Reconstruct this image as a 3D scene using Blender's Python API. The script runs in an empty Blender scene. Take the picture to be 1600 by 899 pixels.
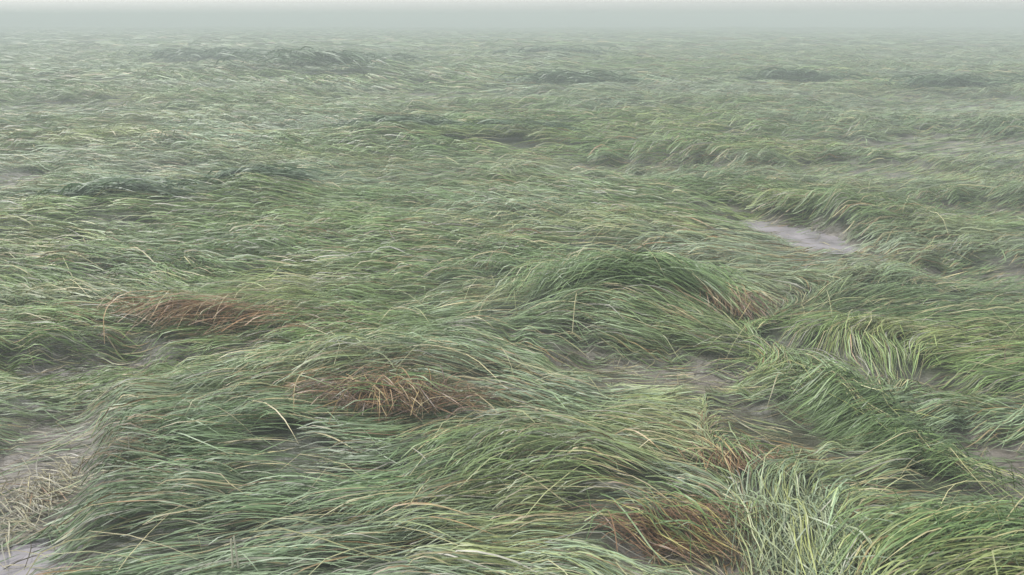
import bpy, math
import numpy as np

# ------------------------------------------------------------------ camera, sky, sun, exposure
S = bpy.context.scene
COL = S.collection
CAM_H, FPX, W0, H0, HORIZ = 1.70, 1250.0, 1600.0, 899.0, 27.0
PITCH = math.atan((H0 / 2 - HORIZ) / FPX)
cam_d = bpy.data.cameras.new('camera')
cam_d.sensor_width = 36.0
cam_d.lens = 36.0 * FPX / W0
cam_d.clip_start, cam_d.clip_end = 0.05, 3000
cam = bpy.data.objects.new('camera', cam_d)
cam.location = (0, 0, CAM_H)
cam.rotation_euler = (math.pi / 2 - PITCH, 0, 0)
COL.objects.link(cam)
S.camera = cam

SUN_EL, SUN_ROT = math.radians(60), math.radians(-85)      # a bright spot behind the cloud, ahead and to the left
wd = bpy.data.worlds.new('World')
S.world = wd
wd.use_nodes = True
nt = wd.node_tree
sky = nt.nodes.new('ShaderNodeTexSky')
sky.sky_type = 'NISHITA'
sky.sun_disc = False
sky.sun_elevation, sky.sun_rotation = SUN_EL, SUN_ROT
sky.air_density, sky.dust_density, sky.ozone_density = 1.0, 1.7, 1.5
hs = nt.nodes.new('ShaderNodeHueSaturation')
hs.inputs['Saturation'].default_value = 0.17
nt.links.new(sky.outputs[0], hs.inputs['Color'])
nt.links.new(hs.outputs[0], nt.nodes['Background'].inputs[0])
nt.nodes['Background'].inputs[1].default_value = 0.12
sl = bpy.data.lights.new('sun', 'SUN')
sl.energy, sl.angle, sl.color = 1.5, math.radians(11), (1.0, 0.97, 0.93)
so = bpy.data.objects.new('sun', sl)
so.rotation_euler = (math.pi / 2 - SUN_EL, 0, -SUN_ROT + math.pi)
so.location = (-5, 5, 20)
COL.objects.link(so)

S.view_settings.view_transform = 'Standard'
S.view_settings.look = 'None'
S.view_settings.gamma = 1.0
S.view_settings.exposure = 1.50
S.render.engine = 'CYCLES'
S.cycles.use_denoising = True
S.cycles.max_bounces = 6
S.cycles.diffuse_bounces = 3
S.cycles.glossy_bounces = 2
S.cycles.transmission_bounces = 3
S.cycles.volume_bounces = 1
S.cycles.use_adaptive_sampling = True

# ------------------------------------------------------------------ helpers
rng = np.random.default_rng(7)


def tag(o, label=None, cat=None, group=None, kind=None):
    if label: o['label'] = label
    if cat: o['category'] = cat
    if group: o['group'] = group
    if kind: o['kind'] = kind
    return o


def ground_at(px, py, z=0.0):
    """the point of the field seen at a pixel of the 1600 x 899 photograph"""
    px, py = np.asarray(px, float), np.asarray(py, float)
    u, v = (px - W0 / 2) / FPX, (H0 / 2 - py) / FPX
    dy = math.cos(PITCH) + v * math.sin(PITCH)
    dz = -math.sin(PITCH) + v * math.cos(PITCH)
    t = (z - CAM_H) / dz
    return np.stack([u * t, dy * t], -1)


class Noise:
    def __init__(self, seed):
        self.g = np.random.default_rng(seed).random((256, 256))

    def __call__(self, x, y):
        xi, yi = np.floor(x).astype(int), np.floor(y).astype(int)
        fx, fy = x - xi, y - yi
        fx, fy = fx * fx * (3 - 2 * fx), fy * fy * (3 - 2 * fy)
        a, b = xi & 255, yi & 255
        c, d = (xi + 1) & 255, (yi + 1) & 255
        g = self.g
        return (g[a, b] * (1 - fx) + g[c, b] * fx) * (1 - fy) + (g[a, d] * (1 - fx) + g[c, d] * fx) * fy


N1, N2, N3, N4, N5, N6 = [Noise(s) for s in (11, 12, 13, 14, 15, 16)]


def sstep(a, b, x):
    t = np.clip((x - a) / (b - a), 0, 1)
    return t * t * (3 - 2 * t)


# how the crop lies: where, which way its tips point as seen in the photograph (degrees, 0 = right, 90 = away)
FLOW = [
    (100, 830, 10), (300, 800, 10), (500, 810, 8), (300, 700, 4), (330, 655, 14), (500, 690, -8), (420, 600, 8),
    (200, 600, 5), (60, 610, 0), (700, 690, 22), (600, 770, 18), (760, 790, 16), (700, 870, -4), (520, 870, 2), (860, 650, -8),
    (950, 690, -20), (1050, 730, -28), (840, 720, 10), (900, 800, 6), (960, 830, -24), (880, 880, -20), (1050, 860, -35),
    (850, 560, -22), (760, 540, -18), (1000, 560, -8), (700, 600, -5), (960, 520, -8), (1100, 530, -15), (600, 520, 6),
    (1190, 585, 178), (1290, 600, 172), (1320, 660, 186), (1260, 690, 190), (1420, 740, 196), (1380, 690, 190), (1500, 830, 200),
    (1580, 800, 190), (1450, 880, 208), (1560, 870, 200), (1480, 660, 200), (1260, 760, -70), (1200, 820, -62), (1330, 850, 250),
    (1380, 545, -30), (1300, 560, -25), (1480, 580, 205), (1570, 620, 205), (1320, 500, 200), (1240, 510, 195), (1450, 480, 188), (1580, 520, 192),
    (860, 470, 12), (960, 440, 5), (1060, 440, -12), (1140, 470, -25), (720, 440, 6), (500, 450, 4),
    (50, 440, -8), (180, 450, -8), (100, 510, 8), (250, 510, 14), (340, 480, 14),
    (100, 350, -4), (300, 370, 0), (500, 350, 4), (700, 350, 4), (900, 350, -5), (1050, 380, 2), (1150, 320, -8), (1300, 330, 5), (1450, 370, 15), (1560, 400, 10),
    (1350, 400, 15), (200, 280, 0), (450, 270, 6), (650, 270, 6), (820, 290, -14), (950, 300, -12), (1080, 240, 15), (1200, 270, 15), (1350, 260, 20), (1530, 260, 18),
    (150, 180, 4), (400, 170, -6), (560, 120, -22), (650, 200, 0), (800, 180, 8), (1000, 170, 8), (1200, 180, 10), (1400, 170, 10), (1550, 190, 8),
    (200, 100, 2), (700, 110, -5), (1100, 110, 5), (1500, 110, 4), (800, 70, 0),
]
_f = np.array(FLOW, float)
_a = np.radians(_f[:, 2])
_p0 = ground_at(_f[:, 0], _f[:, 1], 0.1)
_p1 = ground_at(_f[:, 0] + 4 * np.cos(_a), _f[:, 1] - 4 * np.sin(_a), 0.1)
_v = _p1 - _p0
_dist = np.linalg.norm(_p0, axis=1)
_v /= np.linalg.norm(_v, axis=1)[:, None]
_v[:, 1] *= np.interp(_dist, [2.5, 4.5, 9, 20], [0.65, 0.55, 0.26, 0.15])
_v /= np.linalg.norm(_v, axis=1)[:, None]


def flow(x, y):
    """unit heading of the lying crop at ground points"""
    out = np.empty(x.shape + (2,))
    fx, fy, fo = x.ravel(), y.ravel(), out.reshape(-1, 2)
    for i in range(0, len(fx), 60000):
        sx, sy = fx[i:i + 60000, None], fy[i:i + 60000, None]
        d2 = (sx - _p0[None, :, 0]) ** 2 + 0.7 * (sy - _p0[None, :, 1]) ** 2
        w = 1.0 / (d2 / (_dist[None] * 0.09) ** 2 + 0.25) ** 2.2
        fo[i:i + 60000] = w @ _v
    ang = np.arctan2(out[..., 1], out[..., 0])
    k = 1.0 / (0.6 + 0.04 * np.hypot(x, y))
    far = 1 - 0.55 * sstep(4, 12, np.hypot(x, y))
    ang = ang + far * (0.6 * (N1(x * 1.1 * k + 31, y * 1.6 * k + 7) - 0.5) + 0.32 * (N2(x * 3.1 * k + 3, y * 4.1 * k + 90) - 0.5))
    return np.stack([np.cos(ang), np.sin(ang)], -1)


# wet hollows: centre pixel, half width and half depth in metres, slant, how bare they are
HOLLOWS = [
    # px, py, a, b, rot, bare
    (1240, 362, 0.66, 0.30, -0.95, 0.96),
    (1010, 578, 0.46, 0.17, -0.25, 0.8),
    (1575, 715, 0.36, 0.22, -0.3, 0.885),
    (12, 880, 0.17, 0.16, 0.2, 0.96),
    (50, 735, 0.22, 0.46, 0.3, 0.89),
    (1140, 872, 0.28, 0.13, -0.2, 0.85),
    (1290, 565, 0.24, 0.08, -0.7, 0.65),
    (1215, 655, 0.33, 0.20, -0.35, 0.89),
    (130, 575, 0.45, 0.12, 0.15, 0.65),
    (1500, 225, 1.5, 1.0, 0.1, 0.7),
    (1580, 165, 2.6, 1.8, 0.1, 0.6),
    (1560, 330, 0.6, 0.4, 0.1, 0.7),
    (1350, 262, 1.0, 0.5, 0.1, 0.6),
    (1020, 262, 0.8, 0.5, 0.1, 0.6),
    (60, 170, 1.6, 1.2, 0.0, 0.6),
    (700, 150, 2.0, 1.2, 0.0, 0.55),
    (1560, 425, 0.5, 0.22, 0.1, 0.6),
    (1430, 600, 0.3, 0.10, -0.4, 0.4),
    (15, 285, 0.45, 0.5, 0.0, 0.85),
    (1180, 780, 0.14, 0.06, -0.5, 0.4),
]
_hp = ground_at([h[0] for h in HOLLOWS], [h[1] for h in HOLLOWS])


def hollow(x, y, grow=1.0):
    """(how deep in a hollow 0..1, how bare)"""
    m = np.zeros_like(x)
    bare = np.zeros_like(x)
    wob = 0.55 * (N3(x * 5 + 5, y * 5 + 8) - 0.5) + 0.4 * (N4(x * 13, y * 13) - 0.5)
    for (px, py, a, b, r, k), c in zip(HOLLOWS, _hp):
        dx, dy = x - c[0], y - c[1]
        u = (dx * math.cos(r) + dy * math.sin(r)) / (a * grow)
        v = (-dx * math.sin(r) + dy * math.cos(r)) / (b * grow)
        q = np.sqrt(u * u + v * v) + wob
        s = 1 - sstep(0.65, 1.25, q)
        m = np.maximum(m, s)
        bare = np.maximum(bare, s * k)
    return m, bare


# swells of the lodged canopy seen in the photograph: pixel, radius x, radius y (m), rise (m)
SWELLS = [
    (980, 470, 0.75, 0.40, 0.17), (1270, 620, 0.24, 0.16, 0.08), (1350, 660, 0.24, 0.15, 0.10), (1430, 705, 0.24, 0.14, 0.09), (180, 500, 0.85, 0.40, 0.13),
    (620, 560, 0.6, 0.28, 0.08), (900, 700, 0.45, 0.30, 0.07), (1520, 880, 0.35, 0.25, 0.10), (430, 640, 0.5, 0.2, 0.06),
    (1330, 520, 0.4, 0.25, 0.08), (250, 770, 0.4, 0.2, 0.04), (620, 770, 0.4, 0.22, 0.04),
    (340, 120, 4.0, 1.6, 0.22), (540, 118, 3.0, 1.3, 0.28), (640, 215, 1.4, 0.5, 0.2), (830, 215, 1.1, 0.45, 0.16),
    (870, 95, 2.5, 1.2, 0.3), (1060, 255, 1.0, 0.4, 0.16), (410, 305, 0.8, 0.35, 0.13), (180, 325, 1.0, 0.35, 0.13), (1330, 330, 0.8, 0.4, 0.12),
]
_sp = ground_at([s[0] for s in SWELLS], [s[1] for s in SWELLS], 0.12)


def swell(x, y):
    z = np.zeros_like(x)
    for (px, py, a, b, h), c in zip(SWELLS, _sp):
        q = ((x - c[0]) / a) ** 2 + ((y - c[1]) / b) ** 2
        z = z + h * np.exp(-q * 1.3)
    d = np.hypot(x, y)
    z = z + 0.10 * sstep(3, 9, d) * (N5(x * 0.45 + 9, y * 0.8 + 4) - 0.45)
    z = z + 0.07 * (N6(x * 1.3 + 2, y * 2.0 + 40) - 0.45)
    z = z + 0.15 * sstep(12, 30, d) * (N3(x * 0.13 + 50, y * 0.16 + 1) - 0.4)
    return z


def ground_z(x, y):
    m, _ = hollow(x, y, 1.25)
    return 0.55 * swell(x, y) * (1 - m) - 0.075 * m + 0.012 * (N4(x * 7, y * 7) - 0.5)


# ------------------------------------------------------------------ materials
def new_mat(name):
    m = bpy.data.materials.new(name)
    m.use_nodes = True
    t = m.node_tree
    for n in list(t.nodes):
        if n.type != 'OUTPUT_MATERIAL': t.nodes.remove(n)
    return m, t, t.nodes['Material Output']


def leaf_material(name):
    m, t, out = new_mat(name)
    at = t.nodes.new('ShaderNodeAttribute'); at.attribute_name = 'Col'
    tc = t.nodes.new('ShaderNodeTexCoord')
    nz = t.nodes.new('ShaderNodeTexNoise'); nz.inputs['Scale'].default_value = 28; nz.inputs['Detail'].default_value = 3
    t.links.new(tc.outputs['Object'], nz.inputs['Vector'])
    mr = t.nodes.new('ShaderNodeMapRange')
    mr.inputs['From Min'].default_value, mr.inputs['From Max'].default_value = 0.3, 0.7
    mr.inputs['To Min'].default_value, mr.inputs['To Max'].default_value = 0.8, 1.2
    t.links.new(nz.outputs[0], mr.inputs['Value'])
    mx = t.nodes.new('ShaderNodeVectorMath'); mx.operation = 'SCALE'
    t.links.new(at.outputs['Color'], mx.inputs[0]); t.links.new(mr.outputs[0], mx.inputs['Scale'])
    p = t.nodes.new('ShaderNodeBsdfPrincipled')
    p.inputs['Roughness'].default_value = 0.46
    p.inputs['Specular IOR Level'].default_value = 0.6
    t.links.new(mx.outputs[0], p.inputs['Base Color'])
    tr = t.nodes.new('ShaderNodeBsdfTranslucent')
    t.links.new(mx.outputs[0], tr.inputs['Color'])
    ms = t.nodes.new('ShaderNodeMixShader'); ms.inputs[0].default_value = 0.20
    t.links.new(p.outputs[0], ms.inputs[1]); t.links.new(tr.outputs[0], ms.inputs[2])
    t.links.new(ms.outputs[0], out.inputs['Surface'])
    return m


def ground_material():
    m, t, out = new_mat('wet_soil_and_matted_grass')
    tc = t.nodes.new('ShaderNodeTexCoord')
    n1 = t.nodes.new('ShaderNodeTexNoise'); n1.inputs['Scale'].default_value = 1.6; n1.inputs['Detail'].default_value = 8
    n2 = t.nodes.new('ShaderNodeTexNoise'); n2.inputs['Scale'].default_value = 22; n2.inputs['Detail'].default_value = 6
    mp = t.nodes.new('ShaderNodeMapping'); mp.inputs['Scale'].default_value = (0.35, 1.2, 1)
    t.links.new(tc.outputs['Object'], mp.inputs['Vector'])
    t.links.new(mp.outputs[0], n1.inputs['Vector'])
    t.links.new(mp.outputs[0], n2.inputs['Vector'])
    r1 = t.nodes.new('ShaderNodeValToRGB')
    e = r1.color_ramp.elements
    e[0].position, e[0].color = 0.35, (0.022, 0.027, 0.014, 1)
    e[1].position, e[1].color = 0.68, (0.048, 0.054, 0.028, 1)
    t.links.new(n1.outputs[0], r1.inputs[0])
    at = t.nodes.new('ShaderNodeAttribute'); at.attribute_name = 'bare'
    r2 = t.nodes.new('ShaderNodeValToRGB')
    e = r2.color_ramp.elements
    e[0].position, e[0].color = 0.3, (0.075, 0.064, 0.052, 1)
    e[1].position, e[1].color = 0.7, (0.17, 0.15, 0.13, 1)
    t.links.new(n2.outputs[0], r2.inputs[0])
    mx = t.nodes.new('ShaderNodeMix'); mx.data_type = 'RGBA'
    t.links.new(at.outputs['Fac'], mx.inputs['Factor'])
    t.links.new(r1.outputs[0], mx.inputs[6]); t.links.new(r2.outputs[0], mx.inputs[7])
    p = t.nodes.new('ShaderNodeBsdfPrincipled')
    p.inputs['Roughness'].default_value = 0.45
    t.links.new(mx.outputs[2], p.inputs['Base Color'])
    b = t.nodes.new('ShaderNodeBump'); b.inputs['Strength'].default_value = 0.8; b.inputs['Distance'].default_value = 0.04
    t.links.new(n2.outputs[0], b.inputs['Height']); t.links.new(b.outputs[0], p.inputs['Normal'])
    t.links.new(p.outputs[0], out.inputs['Surface'])
    return m


def water_material():
    m, t, out = new_mat('muddy_water')
    tc = t.nodes.new('ShaderNodeTexCoord')
    n1 = t.nodes.new('ShaderNodeTexNoise'); n1.inputs['Scale'].default_value = 6; n1.inputs['Detail'].default_value = 5
    t.links.new(tc.outputs['Object'], n1.inputs['Vector'])
    r1 = t.nodes.new('ShaderNodeValToRGB')
    e = r1.color_ramp.elements
    e[0].position, e[0].color = 0.35, (0.16, 0.150, 0.155, 1)
    e[1].position, e[1].color = 0.7, (0.27, 0.250, 0.265, 1)
    t.links.new(n1.outputs[0], r1.inputs[0])
    p = t.nodes.new('ShaderNodeBsdfPrincipled')
    p.inputs['Roughness'].default_value = 0.22
    p.inputs['IOR'].default_value = 1.33
    t.links.new(r1.outputs[0], p.inputs['Base Color'])
    n2 = t.nodes.new('ShaderNodeTexNoise'); n2.inputs['Scale'].default_value = 40; n2.inputs['Detail'].default_value = 3
    t.links.new(tc.outputs['Object'], n2.inputs['Vector'])
    b = t.nodes.new('ShaderNodeBump'); b.inputs['Strength'].default_value = 0.15; b.inputs['Distance'].default_value = 0.008
    t.links.new(n2.outputs[0], b.inputs['Height']); t.links.new(b.outputs[0], p.inputs['Normal'])
    t.links.new(p.outputs[0], out.inputs['Surface'])
    return m


LEAF = leaf_material('grass_leaf')
GROUND, WATER = ground_material(), water_material()


def mesh_obj(name, verts, quads, mat, parent=None, col=None):
    me = bpy.data.meshes.new(name)
    nv, nf, k = len(verts), len(quads), quads.shape[1]
    me.vertices.add(nv)
    me.vertices.foreach_set('co', np.ascontiguousarray(verts, np.float32).ravel())
    me.loops.add(nf * k)
    me.loops.foreach_set('vertex_index', np.ascontiguousarray(quads, np.int32).ravel())
    me.polygons.add(nf)
    me.polygons.foreach_set('loop_start', np.arange(0, nf * k, k, dtype=np.int32))
    me.polygons.foreach_set('use_smooth', np.ones(nf, bool))
    if col is not None:
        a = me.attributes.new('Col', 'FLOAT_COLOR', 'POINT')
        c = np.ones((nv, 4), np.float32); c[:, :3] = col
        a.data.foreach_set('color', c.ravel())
    me.update(calc_edges=True)
    me.materials.append(mat)
    o = bpy.data.objects.new(name, me)
    COL.objects.link(o)
    if parent is not None: o.parent = parent
    return o


# ------------------------------------------------------------------ the ground: one sheet to the horizon
def axis(step0, grow, far):
    v, s = [0.0], step0
    while v[-1] < far:
        v.append(v[-1] + s); s = max(step0, v[-1] * grow)
    return np.array(v)


_ax = axis(0.05, 0.018, 300)
gx = np.concatenate([-_ax[:0:-1], _ax])
gy = np.concatenate([-axis(0.5, 0.15, 260)[:0:-1], _ax])
GX, GY = np.meshgrid(gx, gy)
fade = 1 - sstep(90, 200, np.hypot(GX, GY))
GZ = ground_z(GX, GY) * fade
ni, nj = GX.shape
idx = np.arange(ni * nj).reshape(ni, nj)
q = np.stack([idx[:-1, :-1], idx[:-1, 1:], idx[1:, 1:], idx[1:, :-1]], -1).reshape(-1, 4)
ground = mesh_obj('ground', np.stack([GX, GY, GZ], -1).reshape(-1, 3), q, GROUND)
tag(ground, kind='structure')
_, gb = hollow(GX, GY, 1.45)
_dk = _hp[[h[0] for h in HOLLOWS].index(1215)]                     # ground kept dark and matted here, painting in the hollow's shade, not pale mud
gb = gb * (1 - np.exp(-((GX - _dk[0]) / 0.34) ** 2 - ((GY - _dk[1]) / 0.24) ** 2))
a = ground.data.attributes.new('bare', 'FLOAT', 'POINT')
a.data.foreach_set('value', gb.astype(np.float32).ravel())

# standing water in the hollows
for (px, py, aa, bb, rr, kk), c in zip(HOLLOWS, _hp):
    if kk < 0.9: continue
    n = 48
    th = np.linspace(0, 2 * np.pi, n, endpoint=False)
    rad = 1.25 + 0.12 * np.sin(3 * th + px) + 0.08 * np.sin(5 * th + py)
    rings = [0.0, 0.35, 0.7, 1.0]
    P = []
    for r_ in rings[1:]:
        u, v = aa * rad * r_ * np.cos(th), bb * rad * r_ * np.sin(th)
        P.append(np.stack([c[0] + u * math.cos(rr) - v * math.sin(rr), c[1] + u * math.sin(rr) + v * math.cos(rr), np.full(n, -0.045)], -1))
    V = np.concatenate(P)
    F = []
    for k in range(len(rings) - 2):
        for i in range(n):
            j = (i + 1) % n
            F.append([k * n + i, k * n + j, (k + 1) * n + j, (k + 1) * n + i])
    V = np.concatenate([V, [[c[0], c[1], -0.045]]])
    for i in range(0, n, 2):
        F.append([(i + 2) % n, i + 1, i, len(V) - 1])
    tag(mesh_obj('puddle', V, np.array(F)[:, ::-1], WATER), kind='structure')

# ------------------------------------------------------------------ blades of grass
G_DEEP = np.array((0.062, 0.120, 0.030))
G_MID = np.array((0.130, 0.200, 0.058))
G_BLUE = np.array((0.180, 0.245, 0.142))
G_YEL = np.array((0.245, 0.272, 0.084))
STRAW = np.array((0.36, 0.32, 0.17))
BROWN = np.array((0.18, 0.098, 0.036))
RUST = np.array((0.24, 0.135, 0.060))
GREYSTEM = np.array((0.24, 0.235, 0.19))


def blades(x, y, base, length, loft, width, color, tipcol, K=7, turn=0.0, head=None, hjit=0.12, droop=0.35, floor=True):
    """ribbons that leave their root, arch over and lie along the flow; one row per blade -> verts, quads, colours"""
    n = len(x)
    t = np.linspace(0, 1, K)
    P = np.empty((n, K, 3))
    jit = rng.normal(0, 1, n) * hjit
    jit2 = rng.normal(0, 1, n) * 0.22
    cx, cy = x.copy(), y.copy()
    kat = rng.integers(1, max(2, K - 1), n)
    kink = np.where(rng.random(n) < 0.16, rng.normal(0, 0.5, n), 0.0)
    ds = length / (K - 1)
    prof_rise = rng.uniform(0.55, 0.85, n)
    for k in range(K):
        P[:, k, 0], P[:, k, 1] = cx, cy
        if k < K - 1:
            if head is None:
                d = flow(cx, cy); a_ = np.arctan2(d[:, 1], d[:, 0])
            else:
                a_ = head + 0.0
            a_ = a_ + jit + jit2 * (t[k] - 0.3) + turn * (t[k] - 0.3) + kink * (k >= kat)
            cx = cx + np.cos(a_) * ds
            cy = cy + np.sin(a_) * ds
    tt = t[None, :] ** prof_rise[:, None]
    arch = np.sin(np.pi * np.clip(tt * (0.82 + 0.18 * droop / 0.35), 0, 1.05))
    z = base[:, None] + loft[:, None] * arch
    if floor:
        zg = ground_z(P[:, :, 0], P[:, :, 1])
        lift = 0.012 + 0.05 * rng.random(n)[:, None] * np.ones(K)[None]
        z = z + (zg - zg[:, :1]) * 0.8
        z = np.maximum(z, zg + lift * t[None])
    P[:, :, 2] = z
    T = np.gradient(P, axis=1)
    T /= np.linalg.norm(T, axis=2)[..., None] + 1e-9
    side = np.stack([-T[..., 1], T[..., 0], np.zeros((n, K))], -1)
    side /= np.linalg.norm(side, axis=2)[..., None] + 1e-9
    up = np.cross(T, side)
    roll = (rng.normal(0, 0.55, n)[:, None] + rng.normal(0, 0.5, n)[:, None] * t[None])[..., None]
    sd = side * np.cos(roll) + up * np.sin(roll)
    wp = (0.55 + 0.45 * np.sin(np.pi * np.clip(t * 0.9 + 0.1, 0, 1))) * np.clip((1.02 - t) * 3.2, 0.06, 1)
    hw = 0.5 * width[:, None] * wp[None]
    L, R = P - sd * hw[..., None], P + sd * hw[..., None]
    V = np.stack([L, R], 2).reshape(-1, 3)
    i0 = np.arange(n)[:, None] * (2 * K) + np.arange(K - 1)[None] * 2
    Q = np.stack([i0, i0 + 1, i0 + 3, i0 + 2], -1).reshape(-1, 4)
    cm = 0.9 * color[:, None, :] * (1 - t[None, :, None] ** 1.5) + tipcol[:, None, :] * t[None, :, None] ** 1.5  # leaf gradient, with roots darkened to add shade contrast in the mat
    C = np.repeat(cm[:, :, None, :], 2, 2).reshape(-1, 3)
    return V, Q, C


class Acc:
    def __init__(self): self.v, self.q, self.c, self.n = [], [], [], 0

    def add(self, vqc):
        v, q_, c = vqc
        self.v.append(v); self.q.append(q_ + self.n); self.c.append(c); self.n += len(v)

    def build(self, name, parent=None, mat=None):
        return mesh_obj(name, np.concatenate(self.v), np.concatenate(self.q), mat or LEAF, parent, np.concatenate(self.c))


# browned patches: pixel, radii (m), strength
BROWNS = [(630, 612, 0.34, 0.13, 1.0), (300, 500, 0.5, 0.16, 0.8), (1130, 470, 0.22, 0.14, 0.9), (1060, 790, 0.24, 0.10, 0.95), (1150, 690, 0.16, 0.07, 0.8),
          (770, 580, 0.2, 0.08, 0.5), (60, 710, 0.2, 0.12, 0.7), (1030, 250, 0.7, 0.3, 0.35), (1260, 390, 0.5, 0.3, 0.5), (1210, 655, 0.25, 0.12, 0.7), (200, 630, 0.2, 0.08, 0.35)]
_bp = ground_at([b[0] for b in BROWNS], [b[1] for b in BROWNS], 0.08)


def near_hollow(x, y):
    d = np.hypot(x, y)
    m = np.zeros_like(x)
    for k in (0.0, 0.5, 1.0):
        m = np.maximum(m, hollow(x, y + k * 0.055 * d, 1.35)[0])
        m = np.maximum(m, 0.8 * brown_at(x, y + k * 0.05 * d, 1.2))
    return m


def brown_at(x, y, grow=1.0):
    m = np.zeros_like(x)
    for (px, py, a_, b_, k), c in zip(BROWNS, _bp):
        m = np.maximum(m, k * np.exp(-(((x - c[0]) / (a_ * grow)) ** 2 + ((y - c[1]) / (b_ * grow)) ** 2)))
    return m


def palette(x, y, clump, n):
    """base and tip colour per blade: by patch of field, by tuft and by blade"""
    f = N1(x * 0.5 + 70, y * 0.7 + 20)
    g = N2(x * 1.4 + 11, y * 2.0 + 33)
    e = rng.random(n)
    w_b = sstep(0.42, 0.85, f + 0.3 * (g - 0.5) + 0.35 * (clump - 0.5))
    w_y = sstep(0.55, 0.95, g + 0.5 * (e - 0.5))
    c = G_MID[None] * (1 - w_b[:, None]) + G_BLUE[None] * w_b[:, None]
    c = c * (1 - 0.7 * w_y[:, None]) + G_YEL[None] * 0.7 * w_y[:, None]
    pale = (sstep(0.45, 0.8, N5(x * 0.35 + 3, y * 0.55 + 8)) * 0.75 + 0.5 * sstep(0.2, 0.55, x / (y + 0.1)) * sstep(5, 9, y))[:, None]  # random pale patches, plus a grey wet sheen painted in towards far right
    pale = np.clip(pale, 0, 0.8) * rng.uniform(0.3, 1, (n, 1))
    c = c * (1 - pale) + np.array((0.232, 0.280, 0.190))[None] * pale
    dk = sstep(0.55, 0.9, N4(x * 0.9 + 5, y * 1.5 + 60) + 0.3 * (clump - 0.5))[:, None]
    c = c * (1 - 0.6 * dk) + G_DEEP[None] * 0.6 * dk
    st = (rng.random(n) < 0.08)[:, None]
    c = np.where(st, STRAW[None] * rng.uniform(0.6, 1.05, (n, 1)), c)
    gs = (rng.random(n) < 0.065)[:, None]
    c = np.where(gs, GREYSTEM[None] * rng.uniform(0.7, 1.1, (n, 1)), c)
    b = np.maximum(0.9 * brown_at(x, y), 0.6 * brown_at(x, y, 1.7)) + 0.05
    isb = (rng.random(n) < b * 0.9)[:, None]
    mixb = rng.random((n, 1))
    c = np.where(isb, (BROWN[None] * mixb + (STRAW[None] * 0.7) * (1 - mixb)), c)
    c = c * rng.uniform(0.78, 1.22, (n, 1)) * (0.66 + 0.70 * clump[:, None] ** 1.3)
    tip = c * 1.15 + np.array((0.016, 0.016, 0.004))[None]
    return c, tip


def scatter(y0, y1, per_m2, lump):
    """tuft centres in the strip of field between two distances"""
    hw = lambda yy: 0.80 * yy + 1.6
    area = (hw(y0) + hw(y1)) * (y1 - y0)
    nt_ = int(area * per_m2 / lump)
    ty = rng.uniform(y0, y1, nt_ * 2)
    keep = rng.random(nt_ * 2) < hw(ty) / hw(y1)
    ty = ty[keep][:nt_]
    tx = rng.uniform(-1, 1, len(ty)) * hw(ty)
    return tx, ty


field = Acc()
#        y0   y1   /m2   lump  spread width length  loft  K
RINGS = [(1.0, 5.0, 3400, 15, 0.024, 0.0046, 0.32, 0.035, 7),
         (5.0, 10.0, 1600, 13, 0.038, 0.0072, 0.38, 0.046, 6),
         (10., 20.0, 520, 11, 0.070, 0.0130, 0.54, 0.075, 5),
         (20., 45.0, 150, 9, 0.15, 0.026, 0.9, 0.09, 4),
         (45., 130., 14, 4, 0.6, 0.08, 2.0, 0.10, 4)]
for y0, y1, dens, lump, spread, wdt, ln, lf, K in RINGS:
    tx, ty = scatter(y0, y1, dens, lump)
    loftn = 0.35 + 1.3 * N6(tx * 1.7 / max(1, spread * 14) + 5, ty * 2.2 / max(1, spread * 14) + 15) * rng.uniform(0.6, 1.4, len(tx))
    tuftv = rng.random(len(tx))
    # the mat is thin along streaks between the swathes
    kk = 1 / (0.7 + 0.09 * ty)
    thin = 0.6 * N2(tx * 2.2 * kk + 40, ty * 7.0 * kk + 3) + 0.4 * N4(tx * 5.0 * kk, ty * 14.0 * kk + 21)
    keep = rng.random(len(tx)) < 0.25 + 0.75 * sstep(0.25, 0.52, thin)
    tx, ty, loftn, tuftv = tx[keep], ty[keep], loftn[keep] * (0.55 + 0.9 * thin[keep]), tuftv[keep]
    thead = rng.normal(0, 0.16, len(tx))
    m2 = near_hollow(tx, ty)
    loftn = loftn * (1 - 0.9 * m2)
    rep = np.repeat(np.arange(len(tx)), lump)
    n = len(rep)
    bx = tx[rep] + rng.normal(0, spread, n)
    by = ty[rep] + rng.normal(0, spread * 0.8, n)
    length = ln * rng.uniform(0.55, 1.35, n) * (1 - 0.35 * m2[rep])
    d0 = flow(bx, by)
    # a blade stays where neither its middle nor its ends lie in a hollow or on a browned-out patch
    out_ = np.zeros(n)
    for f_ in (-0.4, 0.0, 0.45):
        qx, qy = bx + f_ * length * d0[:, 0], by + f_ * length * d0[:, 1]
        out_ = np.maximum(out_, np.maximum(hollow(qx, qy)[1], 0.7 * (brown_at(qx, qy, 0.8) if f_ == 0 else 0)))
    keep = rng.random(n) > out_ * 0.95
    rep, bx, by, length, d0 = rep[keep], bx[keep], by[keep], length[keep], d0[keep]
    n = len(rep)
    mm = m2[rep]
    base = ground_z(bx, by) + 0.07 * rng.random(n) * (1 - mm) + 0.45 * np.maximum(swell(bx, by), -0.03) * (1 - mm)
    loft = lf * loftn[rep] * rng.uniform(0.5, 1.4, n)
    width = wdt * rng.uniform(0.55, 1.3, n)
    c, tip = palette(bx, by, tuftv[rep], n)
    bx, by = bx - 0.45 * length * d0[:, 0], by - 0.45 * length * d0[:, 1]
    field.add(blades(bx, by, base, length, loft, width, c, tip, K, hjit=0.14))
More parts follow.
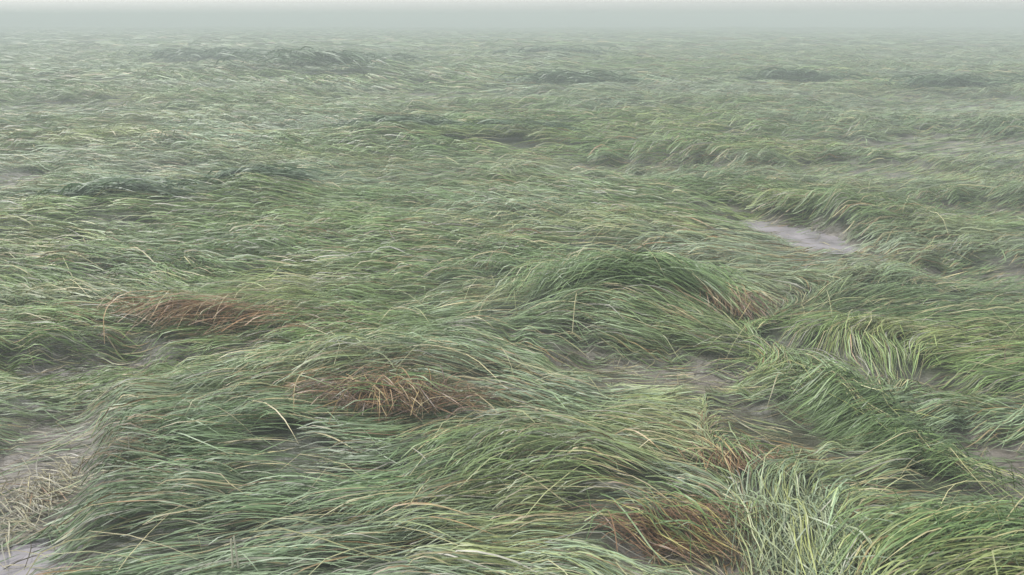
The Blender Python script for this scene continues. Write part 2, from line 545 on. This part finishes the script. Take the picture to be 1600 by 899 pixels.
# single long stalks lying across the rest
for y0, y1, dens, wdt, ln in ((1.2, 5, 26, 0.0038, 0.45), (5, 11, 10, 0.0065, 0.5), (11, 22, 3, 0.011, 0.7)):
    bx, by = scatter(y0, y1, dens, 1)
    n = len(bx)
    d0 = flow(bx, by)
    hd = np.arctan2(d0[:, 1], d0[:, 0]) + rng.normal(0, 0.5, n)
    length = ln * rng.uniform(0.5, 1.4, n)
    keep = rng.random(n) > hollow(bx, by, 1.2)[1]
    bx, by, hd, length = bx[keep], by[keep], hd[keep], length[keep]
    n = len(bx)
    k = rng.random((n, 1))
    c = (STRAW[None] * k + np.array((0.27, 0.29, 0.13))[None] * (1 - k)) * rng.uniform(0.7, 1.15, (n, 1))
    x, y = bx - 0.5 * length * np.cos(hd), by - 0.5 * length * np.sin(hd)
    mm = near_hollow(bx, by)
    base = ground_z(x, y) + 0.45 * np.maximum(swell(bx, by), 0) * (1 - mm) + 0.07 * (1 - mm)
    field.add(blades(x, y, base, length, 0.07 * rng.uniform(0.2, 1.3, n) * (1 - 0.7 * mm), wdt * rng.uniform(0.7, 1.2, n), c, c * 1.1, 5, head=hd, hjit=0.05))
# broken bits of stalk lying in the bare hollows
for (px, py, aa, bb, rr, kk), c in zip(HOLLOWS, _hp):
    n = int(min(200, 50 + 400 * aa * bb) * (1.0 if c[1] < 4.5 else 0.4))
    th, q_ = rng.uniform(0, 2 * np.pi, n), np.sqrt(rng.random(n)) * 1.15
    u, v = aa * q_ * np.cos(th), bb * q_ * np.sin(th)
    x, y = c[0] + u * math.cos(rr) - v * math.sin(rr), c[1] + u * math.sin(rr) + v * math.cos(rr)
    d_ = np.hypot(x, y)
    k = rng.random((n, 1))
    col = (STRAW[None] * k + np.array((0.10, 0.085, 0.05))[None] * (1 - k)) * rng.uniform(0.5, 1.0, (n, 1))
    d0 = flow(x, y)
    hd = np.arctan2(d0[:, 1], d0[:, 0]) + rng.normal(0, 0.6, n)
    z = np.maximum(ground_z(x, y), -0.043) + 0.004
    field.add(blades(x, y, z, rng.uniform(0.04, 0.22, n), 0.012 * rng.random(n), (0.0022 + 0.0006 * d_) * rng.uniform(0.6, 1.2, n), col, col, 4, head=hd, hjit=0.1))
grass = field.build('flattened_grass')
tag(grass, 'long green grass crop beaten flat across the whole field', 'grass', kind='stuff')
print('field verts', field.n)

# ------------------------------------------------------------------ clumps that stand out from the lying crop
def heading(px, py, deg):
    a0, a1 = ground_at(px, py), ground_at(px + 4 * math.cos(math.radians(deg)), py - 4 * math.sin(math.radians(deg)))
    return math.atan2((a1[1] - a0[1]) * 0.7, a1[0] - a0[0])


def clump(name, label, cat, group, px, py, sets, rise=0.0, along=None):
    """an Empty at the clump's foot; each set is one part: (part, n, rx, ry, deg or None, spread, length, loft, width, colour, tip colour, lift)"""
    c = ground_at(px, py, 0.1)
    o = bpy.data.objects.new(name, None)
    COL.objects.link(o)
    zc = float(ground_z(c[0:1], c[1:2])[0])
    o.location = (c[0], c[1], zc)
    tag(o, label, cat, group)
    for part, n, rx, ry, deg, spread, length, loft, width, c0, c1, lift in sets:
        th, rr = rng.uniform(0, 2 * np.pi, n), np.minimum(np.abs(rng.normal(0, 0.55, n)), 1.1) + 0.25 * rng.random(n)
        ux, uy = rx * rr * np.cos(th), ry * rr * np.sin(th)
        ca, sa = 1.0, 0.0
        if along:                                                 # the clump is drawn out along a line across the field
            e0, e1 = ground_at(along[0], along[1], 0.1), ground_at(along[2], along[3], 0.1)
            ca, sa = (e1 - e0) / np.linalg.norm(e1 - e0)
        x, y = c[0] + ux * ca - uy * sa, c[1] + ux * sa + uy * ca
        L = length * rng.uniform(0.55, 1.3, n)
        if deg is None:
            d0 = flow(x, y); hd = np.arctan2(d0[:, 1], d0[:, 0])
        elif isinstance(deg, tuple):                              # fans from one side of the clump to the other
            f_ = np.clip((x - c[0]) / rx * 0.5 + 0.5, 0, 1)
            hd = heading(px, py, deg[0]) * (1 - f_) + heading(px, py, deg[1]) * f_
        else:
            hd = np.full(n, heading(px, py, deg))
        hd = hd + rng.normal(0, spread, n)
        x, y = x - 0.45 * L * np.cos(hd), y - 0.45 * L * np.sin(hd)
        k = rng.random((n, 1))
        col = (np.array(c0)[None] * k + np.array(c1)[None] * (1 - k)) * rng.uniform(0.7, 1.25, (n, 1))
        z = ground_z(x, y) + 0.45 * np.maximum(swell(x, y), 0) * (1 - 0.8 * near_hollow(x, y)) + rise + lift * rng.random(n)
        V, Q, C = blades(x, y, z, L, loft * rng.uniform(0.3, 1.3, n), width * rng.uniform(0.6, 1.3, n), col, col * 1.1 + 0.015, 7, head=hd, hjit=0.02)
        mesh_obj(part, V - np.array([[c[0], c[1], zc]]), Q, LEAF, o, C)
    return o


DB = (0.10, 0.055, 0.03)
OLIVE = (0.15, 0.17, 0.06)
PALE = (0.235, 0.27, 0.155)
GOLD = (0.30, 0.205, 0.075)
DG = 'browned clumps of dead grass'
GG = 'green clumps bulging out of the flattened grass'
FT = 'dark tufts far out in the field'
clump('dead_grass_clump', 'large nest of dark brown and straw stalks in the middle of the near grass', 'grass clump', DG, 615, 620, [
    ('stalks', 560, 0.36, 0.13, 10, 0.6, 0.24, 0.03, 0.004, BROWN, (0.05, 0.026, 0.013), 0.06),
    ('loose_straws', 36, 0.34, 0.12, 150, 1.1, 0.36, 0.05, 0.0034, STRAW * 0.8, GOLD, 0.07),
    ('leaves', 45, 0.4, 0.15, 8, 0.3, 0.34, 0.05, 0.0044, G_DEEP, G_MID, 0.08),
    ('golden_stalks', 150, 0.17, 0.10, -50, 0.5, 0.22, 0.05, 0.0038, GOLD, BROWN, 0.06)], 0.045)
clump('dead_grass_clump', 'rusty brown clump of dead stalks near the left edge, above the olive grass', 'grass clump', DG, 310, 500, [
    ('stalks', 300, 0.36, 0.12, 14, 0.3, 0.32, 0.04, 0.0055, RUST, BROWN, 0.06),
    ('leaves', 40, 0.5, 0.16, 10, 0.3, 0.4, 0.05, 0.006, G_DEEP, G_MID, 0.08),
    ('loose_straws', 60, 0.5, 0.14, 20, 0.5, 0.4, 0.06, 0.0045, STRAW, RUST, 0.09)], 0.045)
clump('dead_grass_clump', 'dark brown stalk clump at the end of the dark green mound', 'grass clump', DG, 1138, 474, [
    ('stalks', 260, 0.20, 0.12, -40, 0.5, 0.28, 0.06, 0.0045, BROWN, DB, 0.05),
    ('leaves', 40, 0.2, 0.12, -30, 0.3, 0.36, 0.05, 0.0055, G_DEEP, G_MID, 0.08),
    ('loose_straws', 50, 0.18, 0.10, -50, 0.5, 0.34, 0.08, 0.004, STRAW, GOLD, 0.08)], 0.02)
clump('dead_grass_clump', 'golden brown clump of bent stalks beside the bare mud at the bottom', 'grass clump', DG, 1060, 788, [
    ('stalks', 330, 0.26, 0.09, -15, 0.5, 0.22, 0.025, 0.0035, RUST, DB, 0.03),
    ('leaves', 40, 0.26, 0.1, -20, 0.3, 0.32, 0.05, 0.0044, G_DEEP, G_MID, 0.08),
    ('loose_straws', 55, 0.20, 0.07, -22, 0.35, 0.24, 0.03, 0.0036, GOLD, (0.30, 0.32, 0.09), 0.05)], 0.015)
clump('dead_grass_clump', 'small reddish brown clump under the pale crossing blades', 'grass clump', DG, 1150, 692, [
    ('stalks', 200, 0.17, 0.06, -60, 0.7, 0.18, 0.025, 0.0035, RUST, DB, 0.03),
    ('leaves', 22, 0.18, 0.08, -45, 0.3, 0.26, 0.05, 0.0044, G_DEEP, G_MID, 0.08),
    ('loose_straws', 30, 0.14, 0.05, -55, 0.5, 0.24, 0.04, 0.004, STRAW, GOLD, 0.05)], 0.02)
clump('dead_grass_clump', 'pale straw clump beside the puddle in the lower left corner', 'grass clump', DG, 45, 725, [
    ('stalks', 300, 0.16, 0.38, -62, 0.5, 0.22, 0.03, 0.0034, STRAW * 0.9, GREYSTEM, 0.03),
    ('brown_stalks', 50, 0.16, 0.08, -40, 0.5, 0.18, 0.02, 0.0032, RUST, GREYSTEM, 0.03)])
clump('grass_clump', 'dark green mound of grass arching over, just below left of the grey puddle', 'grass clump', GG, 985, 460, [
    ('leaves', 1700, 0.55, 0.20, (22, -28), 0.16, 0.42, 0.10, 0.0062, G_DEEP, G_MID, 0.14),
    ('stalks', 130, 0.5, 0.18, (15, -35), 0.2, 0.5, 0.12, 0.0045, OLIVE, STRAW, 0.16)])
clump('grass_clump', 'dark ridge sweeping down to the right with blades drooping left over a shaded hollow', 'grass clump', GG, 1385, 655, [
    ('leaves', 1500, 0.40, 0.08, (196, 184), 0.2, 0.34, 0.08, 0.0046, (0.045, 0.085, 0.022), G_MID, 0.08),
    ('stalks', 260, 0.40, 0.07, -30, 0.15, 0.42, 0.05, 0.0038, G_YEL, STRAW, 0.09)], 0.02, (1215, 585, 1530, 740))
clump('grass_clump', 'long bright blades arching left in the lower right corner', 'grass clump', GG, 1510, 835, [
    ('leaves', 1000, 0.30, 0.14, (208, 192), 0.2, 0.36, 0.08, 0.0046, G_DEEP, G_MID * 1.1, 0.08),
    ('stalks', 60, 0.3, 0.14, 205, 0.25, 0.42, 0.10, 0.004, STRAW, G_YEL, 0.10)])
clump('grass_clump', 'pale blue green clump of blades crossing each other steeply', 'grass clump', GG, 1265, 800, [
    ('leaves', 800, 0.20, 0.22, 112, 0.5, 0.22, 0.05, 0.0045, G_BLUE, PALE, 0.05),
    ('stalks', 260, 0.20, 0.22, -60, 0.28, 0.34, 0.04, 0.0038, PALE, G_YEL, 0.07)])
clump('grass_clump', 'olive green mound of combed grass at the left edge', 'grass clump', GG, 120, 470, [
    ('leaves', 1300, 0.50, 0.20, (-6, -14), 0.2, 0.44, 0.06, 0.006, OLIVE, G_DEEP, 0.10),
    ('stalks', 120, 0.5, 0.22, -14, 0.25, 0.5, 0.08, 0.0042, STRAW, OLIVE, 0.12)])
for px, py, k, lab in [
        (632, 207, 1.0, 'dark green tuft, larger one of the close pair in the middle distance'),
        (810, 209, 0.8, 'flat dark tuft right of the larger dark green tuft'),
        (405, 299, 0.6, 'small deep green tuft lying alone on the left half of the field'),
        (180, 318, 0.7, 'greyish green tuft low in the grass near the left edge'),
        (330, 96, 3.2, 'hazy grey tuft farthest out on the left half of the field'),
        (500, 122, 2.4, 'broad hazy tuft in front of the ragged far one'),
        (562, 104, 2.6, 'ragged far tuft with blades sloping down to the right'),
        (872, 90, 2.6, 'faint hazy tuft farthest out near the middle of the field'),
        (890, 132, 1.6, 'small hazy tuft below the faint middle one'),
        (1240, 127, 1.5, 'short dark tuft far out on the right half of the field'),
        (1485, 137, 1.6, 'small dark tuft far out near the right edge')]:
    tuft_n = int(420 * (1 if k < 1.5 else 0.8))
    dist = float(np.hypot(*ground_at(px, py)))
    clump('grass_tuft', lab, 'grass tuft', FT, px, py, [
        ('leaves', tuft_n, 0.85 * k, 0.22 * k, None, 0.25, 0.6 * k ** 0.5, 0.10 * k ** 0.5, 0.0012 * dist + 0.004, (0.045, 0.092, 0.032), (0.07, 0.115, 0.048), 0.15 * k ** 0.5)], 0.05 * k)
clump('stubble_stalk', 'two thin pale stalks standing upright in the lying grass at the bottom', 'stalk', None, 365, 868, [
    ('leaves', 8, 0.05, 0.03, None, 0.6, 0.10, 0.02, 0.004, G_MID, PALE, 0.02)])
st = [o for o in COL.objects if o.name.startswith('stubble_stalk')][0]
for dx, hgt, lean in ((-0.010, 0.17, 0.05), (0.012, 0.18, -0.02)):
    K_, P_ = 6, []
    for k in range(K_):
        f_ = k / (K_ - 1)
        for m_ in range(6):
            an = m_ * math.pi / 3
            r_ = 0.0042 * (1 - 0.35 * f_)
            P_.append((dx + lean * hgt * f_ + r_ * math.cos(an), r_ * math.sin(an), hgt * f_))
    F_ = [(k * 6 + m_, k * 6 + (m_ + 1) % 6, (k + 1) * 6 + (m_ + 1) % 6, (k + 1) * 6 + m_) for k in range(K_ - 1) for m_ in range(6)]
    mesh_obj('stalk', np.array(P_), np.array(F_), LEAF, st, np.full((len(P_), 3), 0.5) * np.array([[1, 0.97, 0.75]]))

# ------------------------------------------------------------------ haze over the field
m, t, out = new_mat('rain_haze')
pv = t.nodes.new('ShaderNodeVolumePrincipled')
pv.inputs['Color'].default_value = (0.455, 0.50, 0.485, 1)
pv.inputs['Density'].default_value = 0.021
pv.inputs['Anisotropy'].default_value = 0.0
t.links.new(pv.outputs[0], out.inputs['Volume'])
hx, hy, hz0, hz1 = 320.0, 320.0, -1.6, CAM_H + 0.6
hv = np.array([(sx * hx, sy * hy, z) for z in (hz0, hz1) for sx, sy in ((-1, -1), (1, -1), (1, 1), (-1, 1))], float)
hq = np.array([(3, 2, 1, 0), (4, 5, 6, 7), (0, 1, 5, 4), (1, 2, 6, 5), (2, 3, 7, 6), (3, 0, 4, 7)])
haze = mesh_obj('haze', hv, hq, m)
tag(haze, 'grey rain haze hanging over the field', 'haze', kind='stuff')
